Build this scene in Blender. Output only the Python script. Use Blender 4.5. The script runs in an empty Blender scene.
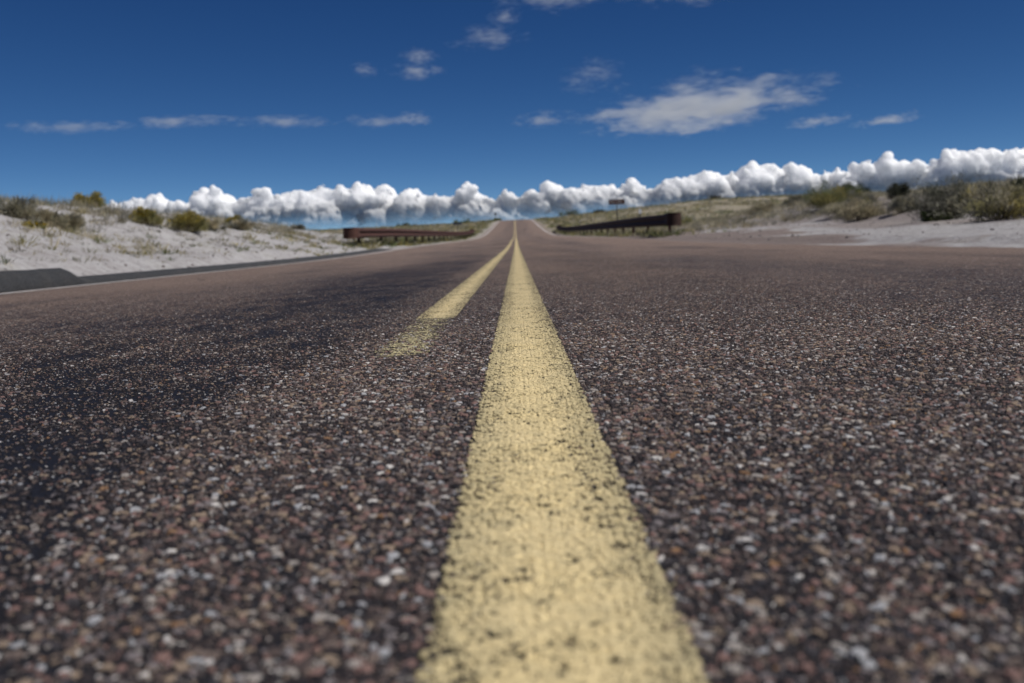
import bpy, bmesh, math, random
import numpy as np
from mathutils import Vector, Matrix, Euler, noise as mnoise

R = math.radians
random.seed(7)
rng = np.random.default_rng(11)
scene = bpy.context.scene
col = scene.collection

# ------------------------------------------------------------------ helpers
def tag(o, label=None, cat=None, group=None, kind=None):
    if label: o["label"] = label
    if cat: o["category"] = cat
    if group: o["group"] = group
    if kind: o["kind"] = kind
    return o

def link(name, me, mat=None, parent=None, loc=None):
    o = bpy.data.objects.new(name, me)
    col.objects.link(o)
    if mat is not None: me.materials.append(mat)
    if parent is not None: o.parent = parent
    if loc is not None: o.location = loc
    return o

def empty(name, loc, rz=0.0):
    o = bpy.data.objects.new(name, None)
    col.objects.link(o)
    o.location = loc
    o.rotation_euler = (0, 0, rz)
    o.empty_display_size = 0.2
    return o

def np_mesh(name, V, F, colors=None, smooth=True):
    """V (n,3); F (m,k) with k 3 or 4; colors (n,3) point colours (albedo)."""
    V = np.asarray(V, dtype=np.float32); F = np.asarray(F, dtype=np.int32)
    me = bpy.data.meshes.new(name)
    n, (m, k) = len(V), F.shape
    me.vertices.add(n); me.vertices.foreach_set("co", V.ravel())
    me.loops.add(m * k); me.loops.foreach_set("vertex_index", F.ravel())
    me.polygons.add(m)
    me.polygons.foreach_set("loop_start", np.arange(0, m * k, k, dtype=np.int32))
    me.polygons.foreach_set("loop_total", np.full(m, k, dtype=np.int32))
    me.polygons.foreach_set("use_smooth", np.full(m, smooth, dtype=bool))
    me.update(calc_edges=True)
    if colors is not None:
        a = me.attributes.new("Col", 'FLOAT_COLOR', 'POINT')
        c = np.ones((n, 4), dtype=np.float32); c[:, :3] = colors
        a.data.foreach_set("color", c.ravel())
    return me

def grid_mesh(name, xs, ys, zfun):
    X, Y = np.meshgrid(xs, ys)
    Z = zfun(X, Y)
    V = np.stack([X.ravel(), Y.ravel(), Z.ravel()], 1)
    nx, ny = len(xs), len(ys)
    i = (np.arange(ny - 1)[:, None] * nx + np.arange(nx - 1)[None, :]).ravel()
    F = np.stack([i, i + 1, i + 1 + nx, i + nx], 1)
    return np_mesh(name, V, F)

# simple value-noise fbm in numpy (for the ground)
_perm = rng.random((256, 256)).astype(np.float64)
def vnoise(x, y):
    xi = np.floor(x).astype(int); yi = np.floor(y).astype(int)
    fx = x - xi; fy = y - yi
    fx = fx * fx * (3 - 2 * fx); fy = fy * fy * (3 - 2 * fy)
    a = _perm[yi & 255, xi & 255]; b = _perm[yi & 255, (xi + 1) & 255]
    c = _perm[(yi + 1) & 255, xi & 255]; d = _perm[(yi + 1) & 255, (xi + 1) & 255]
    return (a * (1 - fx) + b * fx) * (1 - fy) + (c * (1 - fx) + d * fx) * fy - 0.5
def fbm(x, y, o=4):
    s = 0; a = 1
    for k in range(o):
        s = s + a * vnoise(x * 2 ** k + 17.3 * k, y * 2 ** k - 9.1 * k); a *= 0.5
    return s
def sstep(a, b, x):
    t = np.clip((x - a) / (b - a), 0, 1)
    return t * t * (3 - 2 * t)

# ------------------------------------------------------------------ node helpers
class NT:
    def __init__(self, name):
        self.mat = bpy.data.materials.new(name); self.mat.use_nodes = True
        self.t = self.mat.node_tree; self.t.nodes.clear()
        self.out = self.n('ShaderNodeOutputMaterial')
    def n(self, typ, **kw):
        nd = self.t.nodes.new(typ)
        for k, v in kw.items(): setattr(nd, k, v)
        return nd
    def l(self, a, b): self.t.links.new(a, b)
    def put(self, sock, v):
        if isinstance(v, bpy.types.NodeSocket): self.l(v, sock)
        elif v is not None:
            if isinstance(v, (tuple, list)) and len(v) == 3 and sock.type == 'RGBA': v = (*v, 1)
            sock.default_value = v
    def math(self, op, a, b=None, c=None, clamp=False):
        m = self.n('ShaderNodeMath', operation=op, use_clamp=clamp)
        self.put(m.inputs[0], a); self.put(m.inputs[1], b)
        if c is not None: self.put(m.inputs[2], c)
        return m.outputs[0]
    def vmath(self, op, a, b=None):
        m = self.n('ShaderNodeVectorMath', operation=op)
        self.put(m.inputs[0], a)
        if b is not None: self.put(m.inputs[1], b)
        return m.outputs[0]
    def mapr(self, v, a, b, c=0.0, d=1.0, smooth=False):
        m = self.n('ShaderNodeMapRange', interpolation_type='SMOOTHSTEP' if smooth else 'LINEAR', clamp=True)
        self.put(m.inputs['Value'], v); self.put(m.inputs['From Min'], a); self.put(m.inputs['From Max'], b)
        self.put(m.inputs['To Min'], c); self.put(m.inputs['To Max'], d)
        return m.outputs['Result']
    def mix(self, f, a, b, blend='MIX'):
        m = self.n('ShaderNodeMix', data_type='RGBA', blend_type=blend, clamp_factor=True)
        self.put(m.inputs[0], f); self.put(m.inputs[6], a); self.put(m.inputs[7], b)
        return m.outputs[2]
    def noise(self, vec, scale, detail=3, rough=0.5, dims='3D', dist=0.0):
        m = self.n('ShaderNodeTexNoise', noise_dimensions=dims)
        if vec is not None: self.l(vec, m.inputs['Vector'])
        m.inputs['Scale'].default_value = scale; m.inputs['Detail'].default_value = detail
        m.inputs['Roughness'].default_value = rough; m.inputs['Distortion'].default_value = dist
        return m.outputs['Fac'], m.outputs['Color']
    def vor(self, vec, scale, feature='F1', dims='2D', rand=1.0):
        m = self.n('ShaderNodeTexVoronoi', feature=feature, voronoi_dimensions=dims)
        self.l(vec, m.inputs['Vector']); m.inputs['Scale'].default_value = scale
        m.inputs['Randomness'].default_value = rand
        return m
    def ramp(self, f, stops, interp='LINEAR'):
        m = self.n('ShaderNodeValToRGB'); cr = m.color_ramp; cr.interpolation = interp
        while len(cr.elements) < len(stops): cr.elements.new(0.5)
        for e, (p, c) in zip(cr.elements, stops):
            e.position = p; e.color = (*c, 1) if len(c) == 3 else c
        self.l(f, m.inputs[0])
        return m.outputs['Color']
    def sep(self, v):
        m = self.n('ShaderNodeSeparateXYZ'); self.l(v, m.inputs[0]); return m.outputs
    def sepc(self, v):
        m = self.n('ShaderNodeSeparateColor'); self.l(v, m.inputs[0]); return m.outputs
    def obj(self): return self.n('ShaderNodeTexCoord').outputs['Object']
    def scale(self, v, s):
        m = self.n('ShaderNodeVectorMath', operation='MULTIPLY'); self.l(v, m.inputs[0]); m.inputs[1].default_value = s
        return m.outputs[0]
    def bump(self, h, dist, strength=1.0, normal=None):
        m = self.n('ShaderNodeBump'); self.put(m.inputs['Height'], h)
        m.inputs['Distance'].default_value = dist; m.inputs['Strength'].default_value = strength
        if normal is not None: self.l(normal, m.inputs['Normal'])
        return m.outputs[0]
    def bsdf(self, base, rough=0.7, spec=0.3, metal=0.0, normal=None, alpha=None):
        b = self.n('ShaderNodeBsdfPrincipled')
        self.put(b.inputs['Base Color'], base); self.put(b.inputs['Roughness'], rough)
        b.inputs['Specular IOR Level'].default_value = spec; self.put(b.inputs['Metallic'], metal)
        if normal is not None: self.l(normal, b.inputs['Normal'])
        if alpha is not None: self.l(alpha, b.inputs['Alpha'])
        self.l(b.outputs[0], self.out.inputs['Surface'])
        return b

# ------------------------------------------------------------------ the lie of the land (metres; +Y is down the road, camera at x=0,y=0)
_ky = [-60, 0, 18, 26, 36, 48, 60, 77, 95, 121, 157, 200, 235, 257, 275, 300, 400, 600, 1200, 6000]
_kz = [0, 0, .00, .03, .11, .17, .24, .34, .50, 1.02, 2.2, 3.72, 4.85, 5.38, 5.55, 5.4, 3, -3, -20, -60]
_fy = np.arange(-60, 700, 1.0)
_fz = np.interp(_fy, _ky, _kz)
_k = np.hanning(17); _k /= _k.sum()
_fz = np.convolve(np.pad(_fz, 8, mode='edge'), _k, mode='valid')
def profile(y):
    y = np.asarray(y, dtype=float)
    return np.where(y < 690, np.interp(y, _fy, _fz), np.interp(y, _ky, _kz))
def crown(x):
    return 0.07 * (np.abs(x) / 3.7) ** 1.6
def road_z(x, y):
    return profile(y) - crown(x) * (1 - 0.6 * sstep(15, 40, np.asarray(y, float)))

def ground_z(x, y):
    x = np.asarray(x, float); y = np.asarray(y, float)
    p = profile(y)
    yy = np.maximum(y, 20.0)
    kx = np.interp(x / yy, [-.6, -.2, -.06, -.03, .03, .06, .09, .12, .16, .2, .25, .4], [.85, .86, .95, 1., 1., 1.08, 1.12, 1.22, 1.3, 1.42, 1.46, 1.5])
    side = sstep(4.5, 14, np.abs(x))
    far = p * (1 + (kx - 1) * side)
    far = far + side * sstep(60, 150, y) * 0.9 * fbm(x * .02 + 3, y * .02, 4) * (1 - .4 * sstep(200, 260, y))
    # left bank (pale dune cut by the road)
    s = -x
    B = np.interp(y, [-40, 12, 20, 29, 37, 47, 60, 85], [1.3, 1.3, 1.22, 1.15, .90, .6, .3, .02])
    foot = 4.75 + .25 * vnoise(y * .35, y * 0 + 4.)
    tt = np.clip((s - foot + .15) / 4.0, 0, 1.25)
    bank = B * np.where(tt < .85, tt, .85 + .15 * np.sin(np.clip((tt - .85) / .4, 0, 1) * 1.5708) * 1.0)
    bank = bank - .012 * np.clip(s - 9, 0, 60) * (B > .3)
    left = far + bank + sstep(foot, foot + 1.2, s) * (.17 * fbm(x * .45, y * .45, 5) + .08 * fbm(x * 1.9, y * 1.9, 3)) * np.clip(B + .2, 0, 1)
    # right bank
    s2 = x
    Rb = np.interp(s2, [4.5, 5.2, 7, 8.2, 9.2, 10.3, 12, 16, 25, 40], [0, .0, .05, .14, .2, .45, .92, 1.12, 1.3, 1.4])
    dec = 1 - .8 * sstep(42, 75, y)
    right = far + Rb * dec + sstep(5.2, 7, s2) * (.12 * fbm(x * .4 + 9, y * .4, 5) + .035 * fbm(x * 2.1, y * 2.1, 3))
    z = np.where(x < 0, left, right)
    # verge beside the pavement, and the bed that carries the road just below it
    verge = p - .05 - .03 * (1 - sstep(15, 40, y)) + .012 * fbm(x * 3, y * 3, 3)
    z = np.where(np.abs(x) < 4.45, verge, verge + (z - verge) * sstep(4.45, 5.0, np.abs(x)))
    bed = road_z(x, y) - .09
    z = np.where(np.abs(x) < 3.9, bed, z)
    return z
def gz(x, y): return float(ground_z(np.array([x]), np.array([y]))[0])

# ------------------------------------------------------------------ chip-seal shared nodes
def chip_height(T):
    """stone relief shared by the road and the paint on it: returns height 0..1, stone random colour sockets, dull-tar amount"""
    P = T.obj()
    w, wc = T.noise(P, 130, 3, .6)
    wv = T.scale(T.vmath('SUBTRACT', wc, (.5, .5, .5)), (.0065, .0065, 0))
    Q = T.vmath('ADD', P, wv)
    vA = T.vor(Q, 185); eA = T.vor(Q, 185, 'DISTANCE_TO_EDGE')
    vB = T.vor(T.vmath('ADD', Q, (3.1, 1.7, 0)), 350); eB = T.vor(T.vmath('ADD', Q, (3.1, 1.7, 0)), 350, 'DISTANCE_TO_EDGE')
    ca = T.sepc(vA.outputs['Color']); cb = T.sepc(vB.outputs['Color'])
    # tar bleeding: wheel path left of the paint and random blotches
    xyz = T.sep(P)
    n1, _ = T.noise(T.scale(P, (1.0, .32, 1)), 2.1, 4, .6)
    n2, _ = T.noise(T.scale(P, (1.0, .5, 1)), 9, 3, .6)
    track = T.math('MULTIPLY', T.mapr(xyz[0], -1.25, -.6, 0, 1, True), T.mapr(xyz[0], -.38, -.17, 1, 0, True))
    track = T.math('MULTIPLY', track, T.mapr(xyz[1], 7, 16, 1, .25))
    t2 = T.math('MULTIPLY', T.mapr(xyz[0], .7, 1.3, 0, 1, True), T.mapr(xyz[0], 1.6, 2.4, 1, 0, True))
    bleed = T.math('ADD', T.math('MULTIPLY', track, .43), T.math('MULTIPLY', t2, .07))
    bleed = T.math('ADD', bleed, T.mapr(n1, .45, .75, 0, .26))
    bleed = T.math('ADD', bleed, T.mapr(n2, .35, .7, -.14, .2))
    presA = T.mapr(T.math('SUBTRACT', ca[0], T.math('ADD', bleed, .36)), -.03, .05, 0, 1)
    presB = T.mapr(T.math('SUBTRACT', cb[0], T.math('MULTIPLY_ADD', bleed, .8, .3)), -.03, .05, 0, 1)
    hA = T.math('MULTIPLY', T.mapr(eA.outputs['Distance'], .02, .26, 0, 1, True), T.math('MULTIPLY_ADD', ca[1], .5, .5))
    hA = T.math('MULTIPLY', hA, presA)
    hB = T.math('MULTIPLY', T.mapr(eB.outputs['Distance'], .02, .28, 0, 1, True), T.math('MULTIPLY_ADD', cb[1], .3, .3))
    hB = T.math('MULTIPLY', hB, presB)
    h = T.math('MAXIMUM', hA, hB)
    isA = T.math('GREATER_THAN', hA, hB)
    rnd = T.math('ADD', T.math('MULTIPLY', isA, ca[2]), T.math('MULTIPLY', T.math('SUBTRACT', 1.0, isA), cb[2]))
    return P, xyz, h, rnd, bleed

AMP = 0.0030
def asphalt_material():
    T = NT("chip_seal")
    P, xyz, h, rnd, bleed = chip_height(T)
    stone = T.ramp(rnd, [(0, (.028, .024, .027)), (.27, (.082, .063, .060)), (.41, (.145, .113, .100)), (.53, (.17, .152, .158)),
                         (.61, (.20, .125, .112)), (.71, (.26, .20, .15)), (.79, (.038, .038, .047)), (.875, (.30, .275, .255)),
                         (.932, (.22, .125, .068)), (.943, (.34, .35, .37)), (.978, (.54, .52, .50))], 'CONSTANT')
    fn, fc = T.noise(P, 700, 2, .6)
    stone = T.mix(.35, stone, T.mix(1.0, stone, T.ramp(fn, [(.25, (.45, .45, .45)), (.75, (1.6, 1.55, 1.5))]), 'MULTIPLY'))
    binder = T.ramp(fn, [(.3, (.010, .011, .014)), (.7, (.022, .022, .027))])
    c = T.mix(T.mapr(h, .10, .34, 0, 1), binder, stone)
    # a thin film of tar still on some stones
    c = T.mix(T.mapr(bleed, .0, .8, .05, .6), c, T.mix(1.0, c, (.42, .43, .5), 'MULTIPLY'))
    # dusty sand blown in towards the edges, plus painted grazing-light brightening down the road
    dn, _ = T.noise(T.scale(P, (1, .25, 1)), 1.1, 5, .6)
    ax = T.math('ABSOLUTE', xyz[0])
    dust_sheen = T.math('MULTIPLY', T.mapr(ax, 1.2, 3.9, 0, .55), T.mapr(dn, .35, .65, .3, 1))
    dust_sheen = T.math('ADD', T.math('MULTIPLY', dust_sheen, .8), T.mapr(dn, .3, .7, .05, .4))
    dust_sheen = T.math('MULTIPLY', dust_sheen, T.mapr(bleed, .15, .6, 1, .25))
    dust_sheen = T.math('MULTIPLY', dust_sheen, T.mapr(xyz[1], .5, 4.5, .2, 2.5))  # pale tone grows with distance, painting in sunlit stone tops seen at grazing angle
    dust_sheen = T.math('MULTIPLY', dust_sheen, T.math('MAXIMUM', T.mapr(h, .1, .4, .15, 1), T.mapr(xyz[1], 2, 9, 0, .9)))
    n5, _ = T.noise(P, 55, 3, .7)
    dust_sheen_c = T.ramp(rnd, [(0, (.12, .087, .073)), (.3, (.195, .138, .110)), (.55, (.31, .226, .175)), (.75, (.24, .152, .115)), (.9, (.48, .375, .30))])
    dust_sheen_c = T.mix(1.0, dust_sheen_c, T.ramp(n5, [(.3, (.62, .62, .62)), (.7, (1.38, 1.38, 1.38))]), 'MULTIPLY')
    c = T.mix(T.math('MINIMUM', dust_sheen, .78), c, dust_sheen_c)
    # thin cracks
    cr = T.vor(T.vmath('ADD', T.scale(P, (1, .35, 0)), T.scale(T.noise(P, 2.0, 4, .6)[1], (.35, .12, 0))), .55, 'DISTANCE_TO_EDGE')
    crack = T.mapr(cr.outputs['Distance'], .003, .007, 1, 0)
    crack = T.math('MULTIPLY', crack, T.mapr(T.noise(P, .35, 2)[0], .5, .56, 0, 1))
    crack = T.math('MULTIPLY', crack, T.math('GREATER_THAN', ax, .9))
    c = T.mix(T.math('MULTIPLY', crack, .85), c, (.012, .011, .012))
    T.bsdf(c, T.mapr(h, .1, .5, .6, .85), .14, normal=T.bump(fn, .0006, .8))
    d = T.n('ShaderNodeDisplacement'); d.inputs['Midlevel'].default_value = 0; d.inputs['Scale'].default_value = AMP
    hh = T.math('SUBTRACT', h, T.math('MULTIPLY', crack, 2.0))
    T.l(hh, d.inputs['Height']); T.l(d.outputs[0], T.out.inputs['Displacement'])
    T.mat.displacement_method = 'BOTH'
    return T.mat

def paint_material(name, x0, x1, ystart, base, thin, wear=0.0, ghost_end=None, far_fade=None):
    """thermoplastic line between x0 and x1: lies over the chips, missing in deep pits and ragged along its edges"""
    T = NT(name)
    P, xyz, h, rnd, bleed = chip_height(T)
    n1, _ = T.noise(P, 60, 3, .6); n2, _ = T.noise(P, 11, 3, .55); n3, _ = T.noise(P, 330, 2, .6); n4, _ = T.noise(P, 135, 1, .5)
    d = T.math('MINIMUM', T.math('SUBTRACT', xyz[0], x0), T.math('SUBTRACT', x1, xyz[0]))
    edge = T.mapr(T.math('ADD', d, T.math('MULTIPLY_ADD', T.math('ADD', n1, T.math('MULTIPLY', h, .5)), .009, -.0062)), -.0010, .0010, 0, 1)
    edgewear = T.mapr(d, .002, .034, 1, 0)
    # holes: where no stone stands and the film is thin
    pit = T.mapr(h, .02, .26, 1, 0)
    thinv = T.math('ADD', T.math('MULTIPLY', edgewear, .22), T.mapr(n2, .38, .68, .03, .25))
    thinv = T.math('ADD', thinv, T.mapr(n1, .35, .7, -.12, .14))
    thinv = T.math('ADD', thinv, wear)
    if ghost_end is not None:      # the older, almost worn away first stretch of the line
        gw = T.mapr(T.math('ADD', xyz[1], T.math('MULTIPLY_ADD', n1, .03, -.015)), ghost_end - .012, ghost_end + .012, .31, 0)
        thinv = T.math('ADD', thinv, gw)
        start = T.mapr(T.math('ADD', xyz[1], T.math('MULTIPLY_ADD', n2, .12, -.06)), ystart, ystart + .02, 0, 1)
        edge = T.math('MULTIPLY', edge, start)
    hole = T.math('GREATER_THAN', T.math('ADD', T.math('MULTIPLY', pit, .42), thinv), T.math('MULTIPLY_ADD', n4, .5, .34))
    if ghost_end is not None:
        g2 = T.math('GREATER_THAN', T.math('ADD', gw, T.math('MULTIPLY', rnd, .5)), .61)
        hole = T.math('MAXIMUM', hole, g2)
    alpha = T.math('MULTIPLY', edge, T.math('SUBTRACT', 1.0, hole))
    ghost = T.math('MULTIPLY', gw, 2.4) if ghost_end is not None else None
    c = T.mix(T.mapr(n2, .3, .7, .15, .75), base, tuple(b * f for b, f in zip(base, (.93, .91, .82))))
    c = T.mix(T.math('MULTIPLY', T.math('ADD', edgewear, T.mapr(n1, .45, .7, 0, .8)), .55, None, True), c, thin)
    c = T.mix(T.math('MULTIPLY', pit, .22), c, thin)
    c = T.mix(T.mapr(n3, .55, .75, 0, .18), c, tuple(b * .6 for b in thin))
    if ghost is not None: c = T.mix(ghost, c, (.37, .335, .20))
    T.bsdf(c, .62, .3, alpha=alpha, normal=T.bump(n3, .0003, .5))
    dn = T.n('ShaderNodeDisplacement'); dn.inputs['Midlevel'].default_value = 0; dn.inputs['Scale'].default_value = AMP
    # film rounds the chips off but never drops below them
    hp = T.math('ADD', T.math('MAXIMUM', h, T.math('MULTIPLY_ADD', h, .62, .26)), .15)
    T.l(hp, dn.inputs['Height']); T.l(dn.outputs[0], T.out.inputs['Displacement'])
    T.mat.displacement_method = 'BOTH'
    return T.mat

# ------------------------------------------------------------------ road
def grow(a, step, ratio, end, cap):
    out = []; v = a; s = step
    while v < end:
        s = min(s * ratio, cap); v += s; out.append(v)
    out[-1] = end
    return out
FX = 0.0013
xr = grow(.65, FX, 1.022, 3.95, .12)
LX0, LX1 = -.039, .0585          # solid line
DX0, DX1 = -.212, -.131           # second line
WX0, WX1 = 3.54, 3.67             # white edge lines
xs = np.concatenate([-np.array(xr)[::-1], np.arange(-.65, .6501, FX), np.array(xr)])
ys = np.concatenate([np.arange(-3, -.3, .15), np.arange(-.3, .2, .02), np.arange(.2, 1.4, FX), np.array(grow(1.4, FX, 1.0095, 330, 1.1))])
mat_asphalt = asphalt_material()
me = grid_mesh("road", xs, ys, road_z)
road = tag(link("road", me, mat_asphalt), "dark chip seal two lane road running to the crest", kind='structure')

def strip(name, x0, x1, y0, y1, mat, lift=.0003):
    sx = xs[(xs > x0 - .006) & (xs < x1 + .006)]
    if len(sx) < 4 or (x1 - x0) / len(sx) > .02: sx = np.unique(np.concatenate([xs[(xs > x0 - .2) & (xs < x1 + .2)]]))
    sy = ys[(ys >= y0) & (ys <= y1)]
    m = grid_mesh(name, sx, sy, lambda X, Y: road_z(X, Y) + lift)
    return link(name, m, mat)
Y1 = (.70, .57, .32); YT = (.36, .31, .18)
o = strip("yellow_line", LX0, LX1, -3, 329, paint_material("yellow_line_paint", LX0, LX1, None, Y1, YT))
tag(o, "solid yellow centre line with pitted worn paint", kind='structure')
o = strip("yellow_line", DX0, DX1, 1.2, 329, paint_material("yellow_line_paint_second", DX0, DX1, 1.36, Y1, YT, 0.02, ghost_end=2.05))
tag(o, "second yellow line beginning with a worn faded stretch left of the solid line", kind='structure')

def edge_line(name, x0, x1, mat, label, y0):
    sy = np.unique(np.concatenate([np.arange(y0, 40, .1), np.arange(40, 329, 1.1)]))
    m = grid_mesh(name, np.linspace(x0, x1, 5), sy, lambda X, Y: road_z(X, Y) + .006)
    return tag(link(name, m, mat), label, kind='structure')
def white_material(wear):
    T = NT("white_line_paint")
    P = T.obj(); n1, _ = T.noise(P, 45, 4, .7); n2, _ = T.noise(P, 1.2, 3, .6)
    xyz = T.sep(P)
    thr = T.math('ADD', T.mapr(n2, .3, .7, wear - .1, wear + .1), T.mapr(xyz[1], 20, 80, 0, -.3) if wear > .5 else 0.0)
    a = T.mapr(T.math('SUBTRACT', n1, thr), -.03, .03, 0, 1)
    T.bsdf(T.mix(n1, (.58, .56, .55), (.74, .72, .70)), .7, .3, alpha=a)
    return T.mat
edge_line("white_line", -WX1, -WX0, white_material(.26), "white edge line along the left side of the road", .5)
edge_line("white_line", WX0 + .1, WX1 + .1, white_material(.62), "worn white edge line along the right side of the road", .5)

# ------------------------------------------------------------------ ground
def ground_material():
    T = NT("desert_ground")
    P = T.obj(); xyz = T.sep(P)
    n1, _ = T.noise(P, .9, 6, .62); n2, _ = T.noise(P, 7, 5, .65); n3, _ = T.noise(P, 40, 4, .65); n4, _ = T.noise(P, .06, 5, .6); n5, _ = T.noise(T.scale(P, (1, .45, 1)), .5, 5, .6)
    sand = T.mix(T.mapr(n1, .3, .7), (.38, .36, .357), (.53, .52, .525))
    sand = T.mix(T.mapr(n2, .45, .7, 0, .75), sand, (.235, .21, .20))
    sand = T.mix(T.mapr(n3, .58, .68, 0, .7), sand, (.16, .145, .14))
    # red gravel shoulder on the right, spread over the sand in tongues
    grav = T.mix(T.mapr(n3, .35, .65), (.15, .115, .105), (.31, .26, .24))
    right = T.math('GREATER_THAN', xyz[0], 0)
    lim = T.mapr(xyz[1], 14, 24, 3.7, 6.8)
    gm = T.mapr(T.math('SUBTRACT', T.math('ADD', xyz[0], T.math('MULTIPLY', T.math('SUBTRACT', n5, .5), 8.0)), lim), -.3, .5, 1, 0, True)
    gm = T.math('MULTIPLY', gm, right)
    up = T.math('MULTIPLY', T.mapr(xyz[0], 7.3, 8.1, 0, .7, True), T.mapr(n5, .36, .5, .2, 1))
    gm = T.math('MAXIMUM', gm, up)
    c = T.mix(gm, sand, grav)
    # open range beyond: tan soil under sparse grass
    soil = T.mix(T.mapr(n4, .35, .65), (.27, .225, .16), (.36, .315, .25))
    soil = T.mix(T.mapr(n1, .42, .68, 0, .75), soil, (.20, .195, .115))
    soil = T.mix(T.mapr(n2, .5, .7, 0, .5), soil, (.40, .37, .33))
    fy = T.math('ADD', T.mapr(xyz[1], 34, 80), T.mapr(n1, .3, .7, -.3, .3), None, True)
    fx = T.mapr(T.math('ABSOLUTE', xyz[0]), 9.5, 15, 0, .85)
    fx = T.math('MULTIPLY', fx, T.mapr(n1, .35, .6))
    vergef = T.mapr(T.math('ABSOLUTE', xyz[0]), 3.6, 5.2, .25, 1)
    c = T.mix(T.math('MULTIPLY', T.math('MAXIMUM', fy, fx), vergef), c, soil)
    hgt = T.math('ADD', T.math('MULTIPLY', n2, .6), T.math('MULTIPLY', n3, .3))
    vp = T.vor(P, 14, 'F1', '3D')
    peb = T.math('MULTIPLY', T.mapr(vp.outputs['Distance'], .1, .3, 1, 0), T.math('GREATER_THAN', T.sepc(vp.outputs['Color'])[0], .8))
    c = T.mix(T.math('MULTIPLY', peb, .75), c, T.mix(T.sepc(vp.outputs['Color'])[1], (.09, .075, .07), (.34, .32, .31)))
    hgt = T.math('ADD', hgt, peb)
    T.bsdf(c, .95, .1, normal=T.bump(hgt, .10, 1.0))
    return T.mat
gx = np.concatenate([-np.array(grow(12, .22, 1.05, 4000, 260))[::-1], np.arange(-12, -5.1, .14), np.arange(-5.1, -3.3, .08), np.arange(-3.3, 3.3, .6), np.arange(3.3, 5.1, .08), np.arange(5.1, 12.2, .14), np.array(grow(12.2, .22, 1.05, 4000, 260))])
gy = np.concatenate([np.arange(-30, 0, 1.5), np.arange(0, 46, .16), np.array(grow(46, .18, 1.02, 6000, 260))])
ground = tag(link("ground", grid_mesh("ground", gx, gy, ground_z), ground_material()), "pale sandy desert ground rising to a low scrubby ridge", kind='structure')

# ------------------------------------------------------------------ asphalt kerb on the left
def kerb_material():
    T = NT("kerb_asphalt"); P = T.obj()
    n1, _ = T.noise(P, 60, 4, .7); n2, _ = T.noise(P, 3, 4, .6)
    c = T.mix(T.mapr(n1, .35, .7), (.05, .052, .057), (.115, .118, .122))
    c = T.mix(T.mapr(n2, .5, .75, 0, .5), c, (.14, .13, .125))
    T.bsdf(c, .85, .2, normal=T.bump(n1, .05, 1.0)); return T.mat
mat_kerb = kerb_material()
def kerb(name, xc, w, hfun, y0, y1, step, label):
    Y = np.arange(y0, y1 + step / 2, step); prof = [(-.5, 0), (-.47, .45), (-.38, .85), (-.18, 1), (.1, 1), (.3, .82), (.44, .4), (.5, 0)]
    V = []
    for y in Y:
        hh = hfun(y) * (1 + .10 * mnoise.noise(Vector((y * 1.7, 3, 0))))
        jx = .02 * mnoise.noise(Vector((y * .8, 9, 0)))
        b = road_z(np.array([xc]), np.array([y]))[0] - .06
        for px_, pz in prof:
            V.append((xc + jx + px_ * w + .03 * mnoise.noise(Vector((y * 5, px_ * 9, 1))), y, b + .06 * (pz > 0) + pz * hh))
    k = len(prof); F = []
    for i in range(len(Y) - 1):
        for j in range(k - 1):
            a = i * k + j; F.append((a, a + 1, a + 1 + k, a + k))
    m = np_mesh(name, V, F)
    bm = bmesh.new(); bm.from_mesh(m)
    es = [e for e in bm.edges if e.is_boundary]
    bmesh.ops.holes_fill(bm, edges=es, sides=0); bmesh.ops.recalc_face_normals(bm, faces=bm.faces); bm.to_mesh(m); bm.free()
    return tag(link(name, m, mat_kerb), label, kind='structure')
kerb("kerb", -4.12, .42, lambda y: .17 * float(sstep(9.35, 8.75, np.array(y)) if False else min(1, max(0.02, (9.2 - y) / .3) ** .5)) if y > 8.9 else .17, -2, 9.2, .05, "tall dark asphalt kerb ending in a rounded broken end")
kerb("kerb", -4.12, .40, lambda y: .075 * min(1, max(.05, (33 - y) / 3)), 9.0, 33, .12, "low dark asphalt kerb strip running towards the left guardrail")

# ------------------------------------------------------------------ guardrails
def rust_material(name, a, b, c2):
    T = NT(name); P = T.obj()
    n1, _ = T.noise(P, 3.5, 5, .65); n2, _ = T.noise(P, 40, 4, .6); n3, _ = T.noise(T.scale(P, (1, 1, .15)), 9, 3, .6)
    c = T.mix(T.mapr(n1, .35, .65), a, b)
    c = T.mix(T.mapr(n2, .5, .72, 0, .7), c, c2)
    c = T.mix(T.mapr(n3, .55, .75, 0, .4), c, tuple(v * .5 for v in a))
    T.bsdf(c, .75, .25, .0, normal=T.bump(n2, .004, .6)); return T.mat
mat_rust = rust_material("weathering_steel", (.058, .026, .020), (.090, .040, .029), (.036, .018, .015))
mat_rust_shade = rust_material("weathering_steel_shaded", (.034, .018, .015), (.052, .026, .020), (.022, .012, .010))  # darker copy of the rust, shade on the right rail put into its colour
mat_post = rust_material("post_steel", (.04, .02, .018), (.06, .03, .025), (.03, .015, .014))
mat_bolt = rust_material("bolt_steel", (.12, .08, .07), (.16, .11, .09), (.07, .04, .03))

def box_bm(bm, cx, cy, cz, sx, sy, sz, rot=None):
    r = bmesh.ops.create_cube(bm, size=1)
    M = Matrix.Translation((cx, cy, cz)) @ (rot or Matrix.Identity(4)) @ Matrix.Diagonal((sx, sy, sz, 1))
    bmesh.ops.transform(bm, matrix=M, verts=r['verts']); return r['verts']
def bm_obj(name, bm, mat, parent=None, loc=None, smooth=False):
    m = bpy.data.meshes.new(name); bm.to_mesh(m); bm.free()
    if smooth:
        for p in m.polygons: p.use_smooth = True
    return link(name, m, mat, parent, loc)

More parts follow.
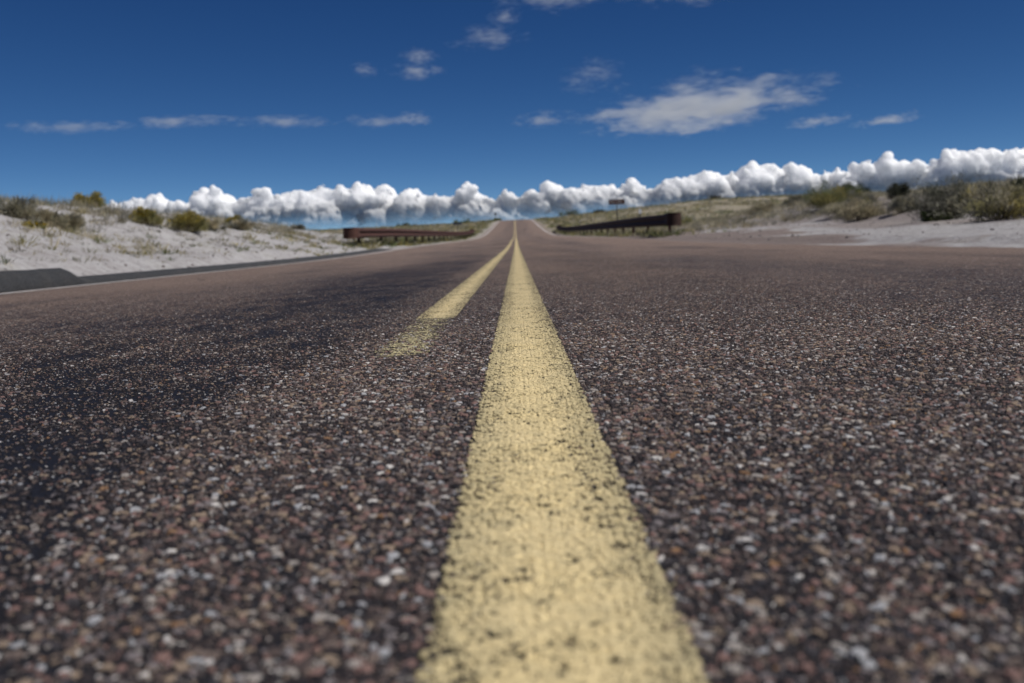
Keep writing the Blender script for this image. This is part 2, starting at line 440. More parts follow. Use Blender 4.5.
# W-beam cross section (u: towards the road, v: up) for one 0.31 m deep rail
WB = [(.0, .155), (.012, .150), (.03, .140), (.075, .105), (.083, .092), (.083, .075), (.075, .062), (.018, .022), (.010, .010), (.010, -.010), (.018, -.022), (.075, -.062), (.083, -.075), (.083, -.092), (.075, -.105), (.03, -.140), (.012, -.150), (.0, -.155)]
def guardrail(side, y0, y1, label, phase):
    """side -1 left of the road, +1 right; rail top about 0.72 m above the road edge"""
    base = empty("guardrail", (side * 4.62, y0, float(road_z(np.array([4.]), np.array([y0]))[0]) - .05))
    bx, by, bz = base.location
    zr = lambda y: float(profile(y)) - .045 + .565
    xr_ = lambda y: side * (4.60 + .35 * max(0, (y0 + 9 - y) / 9) ** 2 + .5 * max(0, (y - (y1 - 12)) / 12) ** 2)
    deep = 1.0 if side < 0 else 1.24
    Y = np.arange(y0, y1 + .01, .9525)
    V, F = [], []
    k = len(WB)
    for layer, t in ((0, 0.0), (1, .012)):
        for i, y in enumerate(Y):
            for (u, v) in WB:
                V.append((xr_(y) - side * (u - t) - bx, y - by, zr(y) + v * deep - (deep - 1) * .03 + .004 * mnoise.noise(Vector((y * .6, side, 0))) - bz))
    n = len(Y)
    for layer in (0, 1):
        for i in range(n - 1):
            for j in range(k - 1):
                a = layer * n * k + i * k + j
                F.append((a, a + 1, a + 1 + k, a + k))
    for i in range(n - 1):
        for j in (0, k - 1):
            a = i * k + j; F.append((a, a + k, a + k + n * k, a + n * k))
    m = np_mesh("rail", V, F)
    link("rail", m, mat_rust if side < 0 else mat_rust_shade, base)
    # rounded buffer end towards the camera: the W panel flattens out and curls back
    def end_piece(yc, dirn):
        V, F = [], []
        steps = 16; prev = None
        for q in range(steps + 1):
            s = q / steps
            flat = max(.0, 1 - s * 2.2)
            if s < .45:
                px_ = 0; py_ = -dirn * s / .45 * .62; nx, ny = 1, 0
            else:
                a = (s - .45) / .55 * math.pi * 1.02; r = .20
                px_ = r - r * math.cos(a); py_ = -dirn * (.62 + r * math.sin(a)); nx, ny = math.cos(a), -dirn * -math.sin(a) * -1
            for (u, v) in WB:
                uu = u * flat + .03 * (1 - flat) * (1 if abs(v) < .15 else .2)
                vv = v * deep * (1 + .12 * (1 - flat))
                V.append((xr_(yc) - side * (-px_ + uu * nx) - bx, yc + py_ + (uu * -ny) - by, zr(yc) + vv - bz))
        for i in range(steps):
            for j in range(k - 1):
                a = i * k + j; F.append((a, a + 1, a + 1 + k, a + k))
        m = np_mesh("end_terminal", V, F)
        o = link("end_terminal", m, mat_rust if side < 0 else mat_rust_shade, base)
        s_ = o.modifiers.new("thickness", 'SOLIDIFY'); s_.thickness = .012; s_.offset = 0
    end_piece(y0, 1)
    end_piece(y1, -1)
    # posts with spacer blocks
    y = y0 + phase; first = None
    pm = None
    while y < y1 - .3:
        bmz = gz(xr_(y) + side * .2, y)
        top = zr(y) + .17
        bm = bmesh.new()
        h = top - bmz + .25
        box_bm(bm, 0, -.052, h / 2, .10, .010, h); box_bm(bm, 0, .052, h / 2, .10, .010, h); box_bm(bm, 0, 0, h / 2, .008, .094, h)
        p = bm_obj("post", bm, mat_post, base, (xr_(y) + side * .215 - bx, y - by, bmz - .25 - bz))
        bm = bmesh.new(); box_bm(bm, 0, 0, 0, .15, .13, .34)
        bmesh.ops.bevel(bm, geom=bm.edges[:], offset=.008, segments=1, affect='EDGES')
        bm_obj("spacer_block", bm, mat_post, p, (-side * .128, 0, h - .17))
        bm = bmesh.new(); bmesh.ops.create_cone(bm, cap_ends=True, segments=8, radius1=.02, radius2=.014, depth=.02)
        bmesh.ops.transform(bm, matrix=Matrix.Rotation(math.pi / 2, 4, 'Y'), verts=bm.verts)
        bm_obj("bolt", bm, mat_bolt, p, (-side * .235, 0, h - .17))
        y += 3.81
    tag(base, label, "guardrail", "guardrails beside the road")
    return base
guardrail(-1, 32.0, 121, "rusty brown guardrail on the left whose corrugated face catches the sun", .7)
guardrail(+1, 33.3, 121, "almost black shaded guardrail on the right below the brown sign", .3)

# ------------------------------------------------------------------ signs and markers
def plain(name, c, rough=.6, spec=.4, metal=0, nscale=12, var=.25):
    T = NT(name); P = T.obj(); n1, _ = T.noise(P, nscale, 4, .65)
    T.bsdf(T.mix(T.mapr(n1, .35, .7), c, tuple(v * (1 - var) for v in c)), rough, spec, metal, normal=T.bump(n1, .002, .3)); return T.mat
mat_brown = plain("sign_brown", (.085, .033, .02)); mat_white = plain("sign_white", (.72, .72, .72))
mat_back = plain("sign_back", (.05, .055, .065), .6, .3); mat_steel = plain("sign_post_steel", (.06, .055, .05), .7)
def rounded_board(w, h, t, r):
    bm = bmesh.new(); pts = []
    for cx, cz, a0 in ((w / 2 - r, h / 2 - r, 0), (-w / 2 + r, h / 2 - r, 90), (-w / 2 + r, -h / 2 + r, 180), (w / 2 - r, -h / 2 + r, 270)):
        for q in range(5):
            a = R(a0 + 22.5 * q); pts.append((cx + r * math.cos(a), cz + r * math.sin(a)))
    vs = [bm.verts.new((x, -t / 2, z)) for x, z in pts]
    f = bm.faces.new(vs)
    ex = bmesh.ops.extrude_face_region(bm, geom=[f])
    bmesh.ops.translate(bm, vec=(0, t, 0), verts=[v for v in ex['geom'] if isinstance(v, bmesh.types.BMVert)])
    bmesh.ops.recalc_face_normals(bm, faces=bm.faces)
    return bm
def post_bm(h, r=.035):
    bm = bmesh.new(); box_bm(bm, 0, 0, h / 2, r * 2, r * 1.6, h)
    bmesh.ops.bevel(bm, geom=bm.edges[:], offset=.006, segments=1, affect='EDGES'); return bm
def road_sign(x, y, top, w, h, mat_board, label, rz=0, r=.04, marks=None, name="road_sign"):
    g = gz(x, y)
    b = empty(name, (x, y, g), rz)
    H = top - g
    bm_obj("post", post_bm(H - .03 + .3, .04), mat_steel, b, (0, .045, -.3))
    bd = bm_obj("board", rounded_board(w, h, .03, r), mat_board, b, (0, 0, H - h / 2))
    if marks:
        mb = bmesh.new()
        for (mx, mz, mw, mh) in marks: box_bm(mb, mx, -.0175, mz, mw, .005, mh)
        bm_obj("lettering", mb, mat_white, bd)
    tag(b, label, "sign")
    return b
# the lettering of the brown sign is too blurred to read: two broken rows of pale strokes
mk = []; xx = -.48
for wq in (.06, .05, .07, .05, 0, .05, .06, .05, .07, .06, .05):
    if wq: mk.append((xx + wq / 2, .0, wq * .55, .085))
    xx += (wq or .06) + .022
road_sign(7.8, 77, 2.92, 1.22, .36, mat_brown, "brown road name sign on a single post behind the right guardrail", R(-3), marks=mk)
road_sign(-7.0, 122, 2.62, 1.05, .30, mat_back, "dark wide sign seen beyond the far end of the left guardrail", R(4))
road_sign(-4.75, 246, 7.05, .52, .62, mat_back, "small dark sign standing at the crest beside the left edge line", 0)
mp = empty("marker_post", (7.45, 60, gz(7.45, 60)))
tp = 1.66 - mp.location.z
bm_obj("post", post_bm(tp + .2, .03), mat_steel, mp, (0, .03, -.2))
bm_obj("plate", rounded_board(.17, .26, .012, .03), mat_white, mp, (0, -.008, tp - .11))
tag(mp, "short marker post with a white plate behind the right guardrail", "marker post")

# ------------------------------------------------------------------ vegetation
def leaf_material(name, rough=.7, trans=.25):
    T = NT(name)
    a = T.n('ShaderNodeAttribute', attribute_name="Col").outputs['Color']
    P = T.obj(); n, _ = T.noise(P, 5, 2, .5)
    c = T.mix(T.mapr(n, .3, .7, 0, .6), a, T.mix(1.0, a, (.7, .75, .7), 'MULTIPLY'))
    d = T.n('ShaderNodeBsdfDiffuse'); T.l(c, d.inputs[0])
    tr = T.n('ShaderNodeBsdfTranslucent'); T.l(c, tr.inputs[0])
    m = T.n('ShaderNodeMixShader'); m.inputs[0].default_value = trans
    T.l(d.outputs[0], m.inputs[1]); T.l(tr.outputs[0], m.inputs[2]); T.l(m.outputs[0], T.out.inputs[0])
    return T.mat
mat_leaf = leaf_material("desert_foliage", trans=.42); mat_dry = leaf_material("dry_grass_blades", trans=.45)
mat_stem = plain("shrub_wood", (.13, .105, .085), .9, .1)

def leaves(P, D, L, W, C, jit=.5, rg=rng):
    """one bent leaf/twig (4 verts, 2 tris as a quad) per point; P pos, D direction, L length, W width, C colour"""
    n = len(P)
    D = D + jit * rg.normal(size=(n, 3)); D /= np.linalg.norm(D, axis=1, keepdims=True) + 1e-9
    S = np.cross(D, rg.normal(size=(n, 3))); S /= np.linalg.norm(S, axis=1, keepdims=True) + 1e-9
    L = L[:, None]; W = W[:, None]
    a = P - S * W * .3; b = P + S * W * .3; m1 = P + D * L * .55 + S * W; t = P + D * L
    V = np.stack([a, b, m1, t], 1).reshape(-1, 3)
    F = np.arange(4 * n).reshape(-1, 4)
    CC = np.repeat(C, 4, 0)
    return V, F, CC
def palette(n, cols, rg=rng, var=.18):
    cols = np.array(cols); c = cols[rg.integers(0, len(cols), n)]
    return np.clip(c * (1 + var * rg.normal(size=(n, 1))), .01, .9)

def shrub_parts(seed, w, h, nclump, nleaf, L, W, cols, top=None, updir=.5, flat=.25):
    rg = np.random.default_rng(seed)
    # clumps over a lumpy dome
    th = rg.uniform(0, 2 * math.pi, nclump); u = rg.random(nclump) ** .75; rr = rg.random(nclump) ** .45
    el = np.arcsin(np.clip(u * 1.0 - .06, -.06, 1))
    lump = 1 + .28 * np.sin(th * 2 + rg.uniform(0, 6)) * .35 + .13 * rg.normal(size=nclump)
    cx = np.cos(el) * np.cos(th) * w / 2 * rr * lump; cy = np.cos(el) * np.sin(th) * w / 2 * rr * lump
    cz = h * (.12 + .80 * np.sin(np.maximum(el, 0)) * rr * np.clip(lump, .6, 1.25))
    C0 = np.stack([cx, cy, np.clip(cz, .02, h)], 1)
    k = rg.integers(0, nclump, nleaf)
    spread = .085 * (w + h) / 2
    P = C0[k] + rg.normal(size=(nleaf, 3)) * spread * np.array([1, 1, .8])
    P[:, 2] = np.maximum(P[:, 2], .01)
    D = P * np.array([1, 1, .8]); D[:, 2] += updir * h; D /= np.linalg.norm(D, axis=1, keepdims=True) + 1e-6
    ccl = palette(nclump, cols, rg)
    C = ccl[k] * (1 + .15 * rg.normal(size=(nleaf, 1)))
    V, F, CC = leaves(P, D, L * rg.uniform(.5, 1.3, nleaf), W * rg.uniform(.6, 1.3, nleaf), np.clip(C, .008, .9), .45, rg)
    parts = {"foliage": (V, F, CC)}
    if top is not None:
        nt = int(nleaf * .16)
        sel = rg.permutation(np.where(P[:, 2] > h * .45)[0])[:nt]
        if len(sel):
            q = P[sel] * 1.05 + np.array([0, 0, L * .3])
            parts["blossom"] = leaves(q, D[sel], np.full(len(sel), L * .5), np.full(len(sel), W * 1.8), palette(len(sel), top, rg), .5, rg)
    # stems
    SV, SF = [], []
    for j in range(min(nclump, 34)):
        e = C0[j]; s = np.array([rg.normal() * .05 * w, rg.normal() * .05 * w, -.05]); mid = (s + e) / 2 + np.array([0, 0, .08 * h])
        r0 = .012 * (w + h) / 2 + .003
        for (p, q, ra, rb) in ((s, mid, r0, r0 * .7), (mid, e, r0 * .7, r0 * .3)):
            b0 = len(SV)
            for (c, r) in ((p, ra), (q, rb)):
                for a in range(3): SV.append(c + r * np.array([math.cos(a * 2.09), math.sin(a * 2.09), 0]))
            for a in range(3): SF.append((b0 + a, b0 + (a + 1) % 3, b0 + 3 + (a + 1) % 3, b0 + 3 + a))
    parts["stems"] = (np.array(SV), np.array(SF), None)
    return parts
def shrub(name, x, y, w, h, label, seed, cols, top=None, nleaf=2600, nclump=46, L=.10, W=.012, updir=.5, cat="bush", sink=.03, group=None):
    o = empty(name, (x, y, gz(x, y) - sink))
    h = h * .8
    for nm, (V, F, C) in shrub_parts(seed, w, h, nclump, nleaf, L, W, cols, top, updir).items():
        link(nm, np_mesh(nm, V, F, C, smooth=False), mat_stem if nm == "stems" else mat_leaf, o)
    return tag(o, label, cat, group)

OLIVE = [(.36, .31, .13), (.29, .265, .12), (.42, .35, .13), (.23, .22, .105)]
YEL = [(.42, .31, .03), (.36, .27, .04), (.30, .24, .05)]
GREY = [(.30, .285, .235), (.25, .24, .195), (.37, .355, .30), (.18, .175, .14)]
DARK = [(.075, .08, .055), (.10, .10, .075), (.06, .065, .045), (.14, .13, .105)]
GREEN = [(.15, .18, .075), (.19, .215, .095), (.125, .15, .065), (.22, .23, .125)]
TAN = [(.48, .41, .28), (.41, .35, .235), (.54, .47, .34), (.31, .265, .175)]
TANG = [(.42, .375, .265), (.34, .31, .22), (.48, .43, .31), (.25, .23, .165)]
W_ = .012
SH = [
 # left bank, x, y, width, height
 ("shrub", -8.75, 20.7, .52, .38, "olive yellow rounded bush alone on the skyline of the left bank", OLIVE, YEL, "left"),
 ("shrub", -6.45, 17.6, .52, .32, "olive bush with yellowed side midway down the left bank below the skyline", OLIVE, YEL, "left"),
 ("shrub", -6.7, 20.5, .80, .42, "widest yellow flowering bush on the upper part of the left bank", OLIVE, YEL, "left"),
 ("shrub", -6.6, 21.7, .46, .32, "grey tan bush touching the right side of the wide yellow flowering bush", GREY + TAN, None, "left"),
 ("shrub", -7.05, 25.2, .50, .28, "small bush with yellow top on the low end of the left bank", OLIVE, YEL, "left"),
 ("shrub", -6.5, 23.7, .52, .28, "grey brittle bush just below the small yellow topped bush", GREY + TAN, None, "left"),
 ("shrub", -7.5, 34.7, .50, .28, "small dark grey bush on the skyline near the left guardrail end", GREY, None, "left"),
 ("shrub", -6.75, 13.6, .62, .32, "grey shrub among dry grass at the left frame side of the bank", GREY + TANG, None, "left"),
 ("shrub", -6.85, 14.6, .50, .34, "pale grey shrub on the bank right above the patch of yellow flowers", TAN + TANG, None, "left"),
 ("shrub", -7.0, 15.7, .56, .30, "straw grey shrub on the bank between pale shrub and lone skyline bush", TAN + TANG + GREY, None, "left"),
 ("shrub", -6.35, 13.2, .26, .09, "low patch of bright yellow flowers at foot of the left grey shrubs", OLIVE, [(.55, .36, .015), (.5, .34, .02)], "flower"),
 # right bank
 ("shrub", 8.95, 21.0, 1.55, 1.05, "big dark grey bush with green base on the right sand bank", DARK + GREY, None, "right"),
 ("shrub", 8.65, 20.7, .55, .38, "green leafy shrub at the foot of the big dark grey bush", GREEN, None, "right"),
 ("shrub", 8.3, 17.2, 1.45, .85, "broad olive straw bush with dark underside at the right frame side", OLIVE + TANG + DARK, None, "right"),
 ("shrub", 10.2, 20.2, .85, .85, "dark dense bush highest on the right bank at the frame side", DARK, None, "right"),
 ("shrub", 9.6, 22.6, .55, .50, "tawny bush behind the gap between the big grey bush and the broad olive bush", TAN + OLIVE, YEL, "right"),
 ("shrub", 11.4, 30.0, .5, .8, "narrow dark upright bush standing up left of the big grey bush", DARK, None, "right"),
 ("shrub", 11.2, 36.0, 1.8, 1.05, "wide green bush on the right bank skyline", GREEN + OLIVE, None, "right"),
 ("shrub", 12.4, 36.8, 1.1, .70, "dark green bush directly right of the wide green bush", GREEN + DARK, None, "right"),
 ("shrub", 10.1, 31.0, 1.2, .55, "straw coloured low bush with dark base above the gravel", TANG, None, "right"),
 ("shrub", 9.5, 27.6, 1.2, .75, "tan mounded bush at the edge of the gravel left of the big grey bush", TAN + TANG, None, "right"),
 ("shrub", 10.2, 26.4, .8, .6, "grey tan bush tucked between tan mounded bush and the narrow dark bush", GREY + TANG, None, "right"),
 ("shrub", 11.3, 33.0, .9, .55, "olive grey bush beneath the wide green skyline bush", OLIVE + GREY, None, "right"),
 ("shrub", 12.2, 44.0, .9, .62, "dark bush where the right bank meets the far hillside", DARK + GREY, None, "right"),
 ("shrub", 11.3, 46.0, 1.2, .6, "pale straw bush left of the dark bush at the bank end", TAN + TANG, None, "right"),
 ("shrub", 10.6, 63.0, 1.3, .7, "yellow green bush just right of the right guardrail end", OLIVE + GREEN, None, "right"),
 # farther away
 ("shrub", 13.2, 248, 6.5, 2.2, "dark green bush on the ridge just right of the road crest", GREEN + DARK, None, "far"),
 ("shrub", 20.5, 246, 3.2, 1.2, "small dark bush on the ridge left of the brown sign", DARK, None, "far"),
 ("shrub", 50.0, 252, 3.4, 1.4, "small dark bush on the ridge above the right guardrail end", DARK, None, "far"),
 ("shrub", -27.5, 250, 4.0, 1.3, "dark bush on the ridge above the middle of the left guardrail", DARK + GREEN, None, "far"),
 ("shrub", -4.3, 250, 2.0, .9, "low green bush at the crest at the foot of the small dark sign", GREEN, None, "far"),
 ("shrub", -12.5, 236, 5.0, 1.3, "green bush on the ridge between dark wide sign and the crest", GREEN, None, "far"),
]
for i, (nm, x, y, w, h, lab, cols, top, zone) in enumerate(SH):
    if zone == "far":
        shrub(nm, x, y, w, h, lab, 100 + i, cols, top, nleaf=900, nclump=30, L=.35, W=.09, sink=.1)
    elif zone == "flower":
        shrub("flower_patch", x, y, w, h, lab, 100 + i, cols, top, nleaf=900, nclump=26, L=.06, W=.014, cat="flowers")
    else:
        big = w * h
        shrub(nm, x, y, w, h, lab, 100 + 3 * i, cols, top, nleaf=int(2600 + 4600 * big), nclump=int(34 + 30 * big), L=.085, W=.010)

def tufts(XY, hmin, hmax, nb, cols, wd, rg, splay=.5, rad=.06):
    P, D, L, C, Wd = [], [], [], [], []
    z = ground_z(XY[:, 0], XY[:, 1])
    n = len(XY)
    hs = rg.uniform(hmin, hmax, n); cc = palette(n, cols, rg)
    k = np.repeat(np.arange(n), nb)
    N = len(k)
    off = rg.normal(size=(N, 2)) * rad * (hs[k] / hmax)[:, None]
    P = np.stack([XY[k, 0] + off[:, 0], XY[k, 1] + off[:, 1], z[k] - .01], 1)
    D = np.stack([off[:, 0] / rad * splay, off[:, 1] / rad * splay, np.ones(N)], 1)
    return leaves(P, D, hs[k] * rg.uniform(.5, 1.1, N), wd * rg.uniform(.6, 1.3, N), np.clip(cc[k] * (1 + .15 * rg.normal(size=(N, 1))), .01, .9), .28, rg)
def cat_parts(parts):
    V, F, C = [], [], []; b = 0
    for v, f, c in parts: V.append(v); F.append(f + b); C.append(c); b += len(v)
    return np.concatenate(V), np.concatenate(F), np.concatenate(C)

rg = np.random.default_rng(5)
def scatter(n, x0, x1, y0, y1, thr, sc, seed, power=1.0):
    X = rg.uniform(x0, x1, n); Y = y0 + (y1 - y0) * rg.random(n) ** power
    keep = fbm(X * sc + seed, Y * sc - seed, 3) > thr
    return np.stack([X[keep], Y[keep]], 1)
# dry bunch grass: both banks and the near flats
parts = []
a = scatter(620, -14, -7.4, 9, 40, .0, .5, 3); parts.append(tufts(a, .12, .34, 26, TAN + TANG, .005, rg))
a = scatter(300, -9.4, -6.6, 10, 20.5, -.25, .6, 13); parts.append(tufts(a, .10, .26, 34, TAN + TANG + GREY, .005, rg))
a = scatter(300, -7.6, -6.3, 17, 34, -.1, .6, 15); parts.append(tufts(a, .08, .22, 28, TAN + TANG + GREY, .005, rg))
a = scatter(1500, -8.2, -4.9, 9, 36, .0, 1.1, 17); parts.append(tufts(a, .03, .12, 14, TANG + GREY + TAN, .006, rg, 1.0))
a = scatter(420, -7.6, -5.2, 11, 36, .08, .7, 19); parts.append(tufts(a, .07, .19, 22, TAN + OLIVE, .007, rg, .9))
a = scatter(3600, 9.6, 20, 16, 75, -.22, .4, 8); a = a[(np.hypot(a[:, 0] - 8.95, a[:, 1] - 20.8) > 1.1)]; parts.append(tufts(a, .12, .36, 26, TAN + TANG + TANG + GREY, .007, rg))
a = scatter(2600, 6.8, 24, 34, 90, -.2, .4, 9); parts.append(tufts(a, .12, .38, 22, TAN + TANG + GREY, .009, rg))
a = scatter(1600, -40, -7, 38, 120, -.02, .25, 21); parts.append(tufts(a, .15, .4, 14, TAN + TANG, .012, rg))
a = scatter(1600, 5.6, 40, 40, 120, -.02, .25, 29); parts.append(tufts(a, .15, .4, 14, TAN + TANG, .012, rg))
V, F, C = cat_parts(parts)
tag(link("dry_grass", np_mesh("dry_grass", V, F, C, False), mat_dry), "straw coloured bunch grass over the sandy banks", kind='stuff')
# green weeds on the sand and verges
parts = []
a = scatter(420, -8.6, -4.9, 9, 42, .02, .8, 41); parts.append(tufts(a, .05, .15, 16, GREEN + GREY, .010, rg, 1.0, .05))
a = scatter(260, -6.4, -4.5, 20, 60, -.15, .6, 47); parts.append(tufts(a, .06, .17, 18, GREEN + OLIVE, .012, rg, 1.0, .07))
a = scatter(320, 4.5, 7.5, 34, 130, -.1, .4, 51); parts.append(tufts(a, .08, .22, 18, GREEN + OLIVE, .018, rg, 1.0, .09))
a = scatter(420, -8, -4.6, 60, 250, -.15, .2, 57); parts.append(tufts(a, .15, .45, 16, GREEN + OLIVE, .04, rg, 1.0, .2))
a = scatter(420, 4.6, 9, 100, 250, -.15, .2, 59); parts.append(tufts(a, .15, .45, 16, GREEN + OLIVE, .04, rg, 1.0, .2))
for sd in (-1, 1):
    yy = rg.uniform(32, 122, 700) ** 1.0; xx_ = sd * (4.72 + np.abs(rg.normal(size=700)) * .35)
    parts.append(tufts(np.stack([xx_, yy], 1), .12, .40, 16, OLIVE + TANG + GREEN + DARK, .018, rg, .8, .10))
V, F, C = cat_parts(parts)
tag(link("weeds", np_mesh("weeds", V, F, C, False), mat_leaf), "low green weeds on the sand and road verges", kind='stuff')
# scrub on the far slopes
parts = []
a = scatter(15000, 5.5, 150, 60, 300, -.2, .08, 61, .9); parts.append(tufts(a, .2, .8, 12, TAN + TAN + TANG + GREY + GREEN + OLIVE, .06, rg, .9, .35))
a = scatter(15000, -150, -5.5, 60, 300, -.2, .08, 67, .9); parts.append(tufts(a, .2, .75, 12, TAN + TAN + TANG + GREY + GREEN + OLIVE, .06, rg, .9, .35))
V, F, C = cat_parts(parts)
tag(link("scrub", np_mesh("scrub", V, F, C, False), mat_leaf), "mottled low scrub covering the far slopes", kind='stuff')
# loose stones on the sand
def stones():
    V, F = [], []
    bm = bmesh.new(); bmesh.ops.create_icosphere(bm, subdivisions=1, radius=1)
    v0 = np.array([v.co[:] for v in bm.verts]); f0 = np.array([[v.index for v in f.verts] for f in bm.faces]); bm.free()
    XYs = np.concatenate([scatter(700, -8, -4.7, 6, 36, -.3, .7, 71), scatter(500, 4.6, 9, 8, 40, -.3, .7, 73)])
    z = ground_z(XYs[:, 0], XYs[:, 1]); b = 0
    for (x, y), zz in zip(XYs, z):
        r = .006 + .03 * rg.random() ** 4
        v = v0 * (1 + .25 * rg.normal(size=(len(v0), 1))) * np.array([r, r * rg.uniform(.6, 1.2), r * .7]) + np.array([x, y, zz + r * .25])
        V.append(v); F.append(f0 + b); b += len(v)
    return np.concatenate(V), np.concatenate(F)
V, F = stones()
tag(link("gravel", np_mesh("gravel", V, F, None, False), plain("loose_stone", (.25, .22, .21), .9, .15, 0, 3, .6)), "scattered small stones on the sand", kind='stuff')

# ------------------------------------------------------------------ clouds
def cloud_material():
    T = NT("cumulus")
    P = T.obj()
    n1, _ = T.noise(P, .0011, 6, .62); n2, _ = T.noise(P, .004, 4, .6)
    z = T.sep(P)[2]
    nb, _ = T.noise(T.scale(P, (1, 1, 1.8)), .00030, 2, .5)
    m = T.n('ShaderNodeBsdfPrincipled'); m.inputs['Base Color'].default_value = (.93, .94, .95, 1)
    m.inputs['Roughness'].default_value = 1; m.inputs['Specular IOR Level'].default_value = 0
    m.inputs['Subsurface Weight'].default_value = 1; m.inputs['Subsurface Radius'].default_value = (1, 1, 1); m.inputs['Subsurface Scale'].default_value = 1600
    T.l(T.bump(T.math('ADD', n1, T.math('MULTIPLY', n2, .4)), 260, .6), m.inputs['Normal'])
    # thin, ragged towards the base: light passes right through there
    dl = T.n('ShaderNodeBsdfDiffuse'); dl.inputs[0].default_value = (.92, .92, .92, 1)
    tl = T.n('ShaderNodeBsdfTranslucent'); tl.inputs[0].default_value = (.92, .92, .92, 1)
    ml = T.n('ShaderNodeMixShader'); ml.inputs[0].default_value = .5; T.l(dl.outputs[0], ml.inputs[1]); T.l(tl.outputs[0], ml.inputs[2])
    mm = T.n('ShaderNodeMixShader'); T.l(T.mapr(z, 1300, 2100, 0, 1, True), mm.inputs[0]); T.l(ml.outputs[0], mm.inputs[1]); T.l(m.outputs[0], mm.inputs[2])
    m = mm
    tp = T.n('ShaderNodeBsdfTransparent')
    a = T.mapr(T.math('ADD', z, T.math('MULTIPLY', T.math('SUBTRACT', nb, .5), 1100)), 500, 1900, .0, 1.0, True)
    m2 = T.n('ShaderNodeMixShader'); T.l(a, m2.inputs[0]); T.l(tp.outputs[0], m2.inputs[1]); T.l(m.outputs[0], m2.inputs[2])
    T.l(m2.outputs[0], T.out.inputs[0])
    return T.mat
def cumulus():
    D = 40000.0
    tops = [(60,212),(85,208),(105,205),(122,201),(138,199),(152,204),(165,196),(178,206),(195,198),(207,193),(218,188),(232,193),(245,196),(262,190),(275,193),(292,189),(310,188),(325,184),(340,187),(356,187),(374,190),(388,188),(400,194),(413,188),(428,193),(442,191),(455,193),(466,186),(478,196),(492,195),(512,190),(526,195),(538,191),(552,183),(568,187),(586,184),(600,188),(616,184),(632,180),(648,186),(660,176),(676,178),(690,174),(703,169),(718,176),(732,171),(745,168),(758,170),(772,161),(786,167),(798,167),(812,172),(826,168),(838,169),(850,166),(866,161),(880,158),(892,161),(906,170),(920,166),(934,162),(948,156),(960,152),(975,150),(990,147),(1004,149),(1020,148),(1036,153),(1055,158),(1075,160),(1100,166)]
    bm = bmesh.new(); bmesh.ops.create_icosphere(bm, subdivisions=3, radius=1)
    v0 = np.array([v.co[:] for v in bm.verts]); f0 = np.array([[v.index for v in f.verts] for f in bm.faces]); bm.free()
    rg = np.random.default_rng(3)
    S = []
    for u, v in tops:
        hor = 240.5 - (u - 516) * .0437
        top = hor - v
        x = u - 516
        if rg.random() < .14: top -= rg.uniform(3, 7)          # a gap between two heads
        x += rg.uniform(-4, 4)
        r = rg.choice([5.5, 7.5, 9.5, 12.5, 16.]) * rg.uniform(.9, 1.1); top -= 1.5
        S.append((x, top - r, r, rg.uniform(-.5, .5)))
        for q in range(rg.integers(3, 8)):
            r2 = rg.uniform(2, 5.); an = rg.uniform(.2, 2.9)
            S.append((x + math.cos(an) * r * 1.0, top - r + math.sin(an) * r * .85, r2, rg.uniform(-.8, .4)))
        S.append((u - 516 + rg.normal() * 3, hor - v - rg.uniform(12, 17), rg.uniform(8.5, 11.5), rg.uniform(0, .9)))
        S.append((u - 516 + rg.normal() * 5, hor - v - rg.uniform(20, 27), rg.uniform(9, 12), rg.uniform(-.3, .9)))
        e = top - r * 1.9
        while e > 10:
            rr = rg.uniform(8, 15); S.append((x + rg.normal() * 6, e, rr, rg.uniform(-.6, .9))); e -= rr * .75
    V, F = [], []; b = 0
    for (x, e, r, dd) in S:
        d = D * (1 + .02 * dd); k = d / 1000.
        p = np.array([x * k, d, e * k]) + v0 * r * k * np.array([1.08, 1.0, .95])
        V.append(p); F.append(f0 + b); b += len(p)
    # melt the puffs into one skin, then roughen it with two sizes of billow
    def melt(mesh, size):
        tmp = bpy.data.objects.new("cumulus_build", mesh); col.objects.link(tmp)
        m = tmp.modifiers.new("remesh", 'REMESH'); m.mode = 'VOXEL'; m.voxel_size = size
        out = bpy.data.meshes.new_from_object(tmp.evaluated_get(bpy.context.evaluated_depsgraph_get()))
        bpy.data.objects.remove(tmp)
        return out
    me = melt(np_mesh("cumulus_build", np.concatenate(V), np.concatenate(F)), 52)
    n = len(me.vertices); co = np.empty(n * 3, np.float32); no = np.empty(n * 3, np.float32)
    me.vertices.foreach_get("co", co); me.vertices.foreach_get("normal", no); co = co.reshape(-1, 3); no = no.reshape(-1, 3)
    disp = np.array([mnoise.turbulence(Vector(q) / 950., 4, True, noise_basis='PERLIN_ORIGINAL', amplitude_scale=.55) for q in co])
    d3 = np.array([mnoise.noise(Vector(q) / 1500.) for q in co])
    d2 = np.array([mnoise.turbulence(Vector(q) / 380., 3, True, noise_basis='PERLIN_ORIGINAL', amplitude_scale=.6) for q in co])
    co = co + no * ((disp - .5) * 330 + (d2 - .4) * 150 + d3 * 260)[:, None].astype(np.float32)
    me.vertices.foreach_set("co", co.astype(np.float32).ravel()); me.update()
    me.polygons.foreach_set("use_smooth", np.ones(len(me.polygons), dtype=bool))
    me = melt(me, 48)
    me.polygons.foreach_set("use_smooth", np.ones(len(me.polygons), dtype=bool))
    me.name = "cumulus_clouds"
    return me
tag(link("cumulus_clouds", cumulus(), cloud_material()), "long bank of white cumulus clouds along the horizon", kind='stuff')

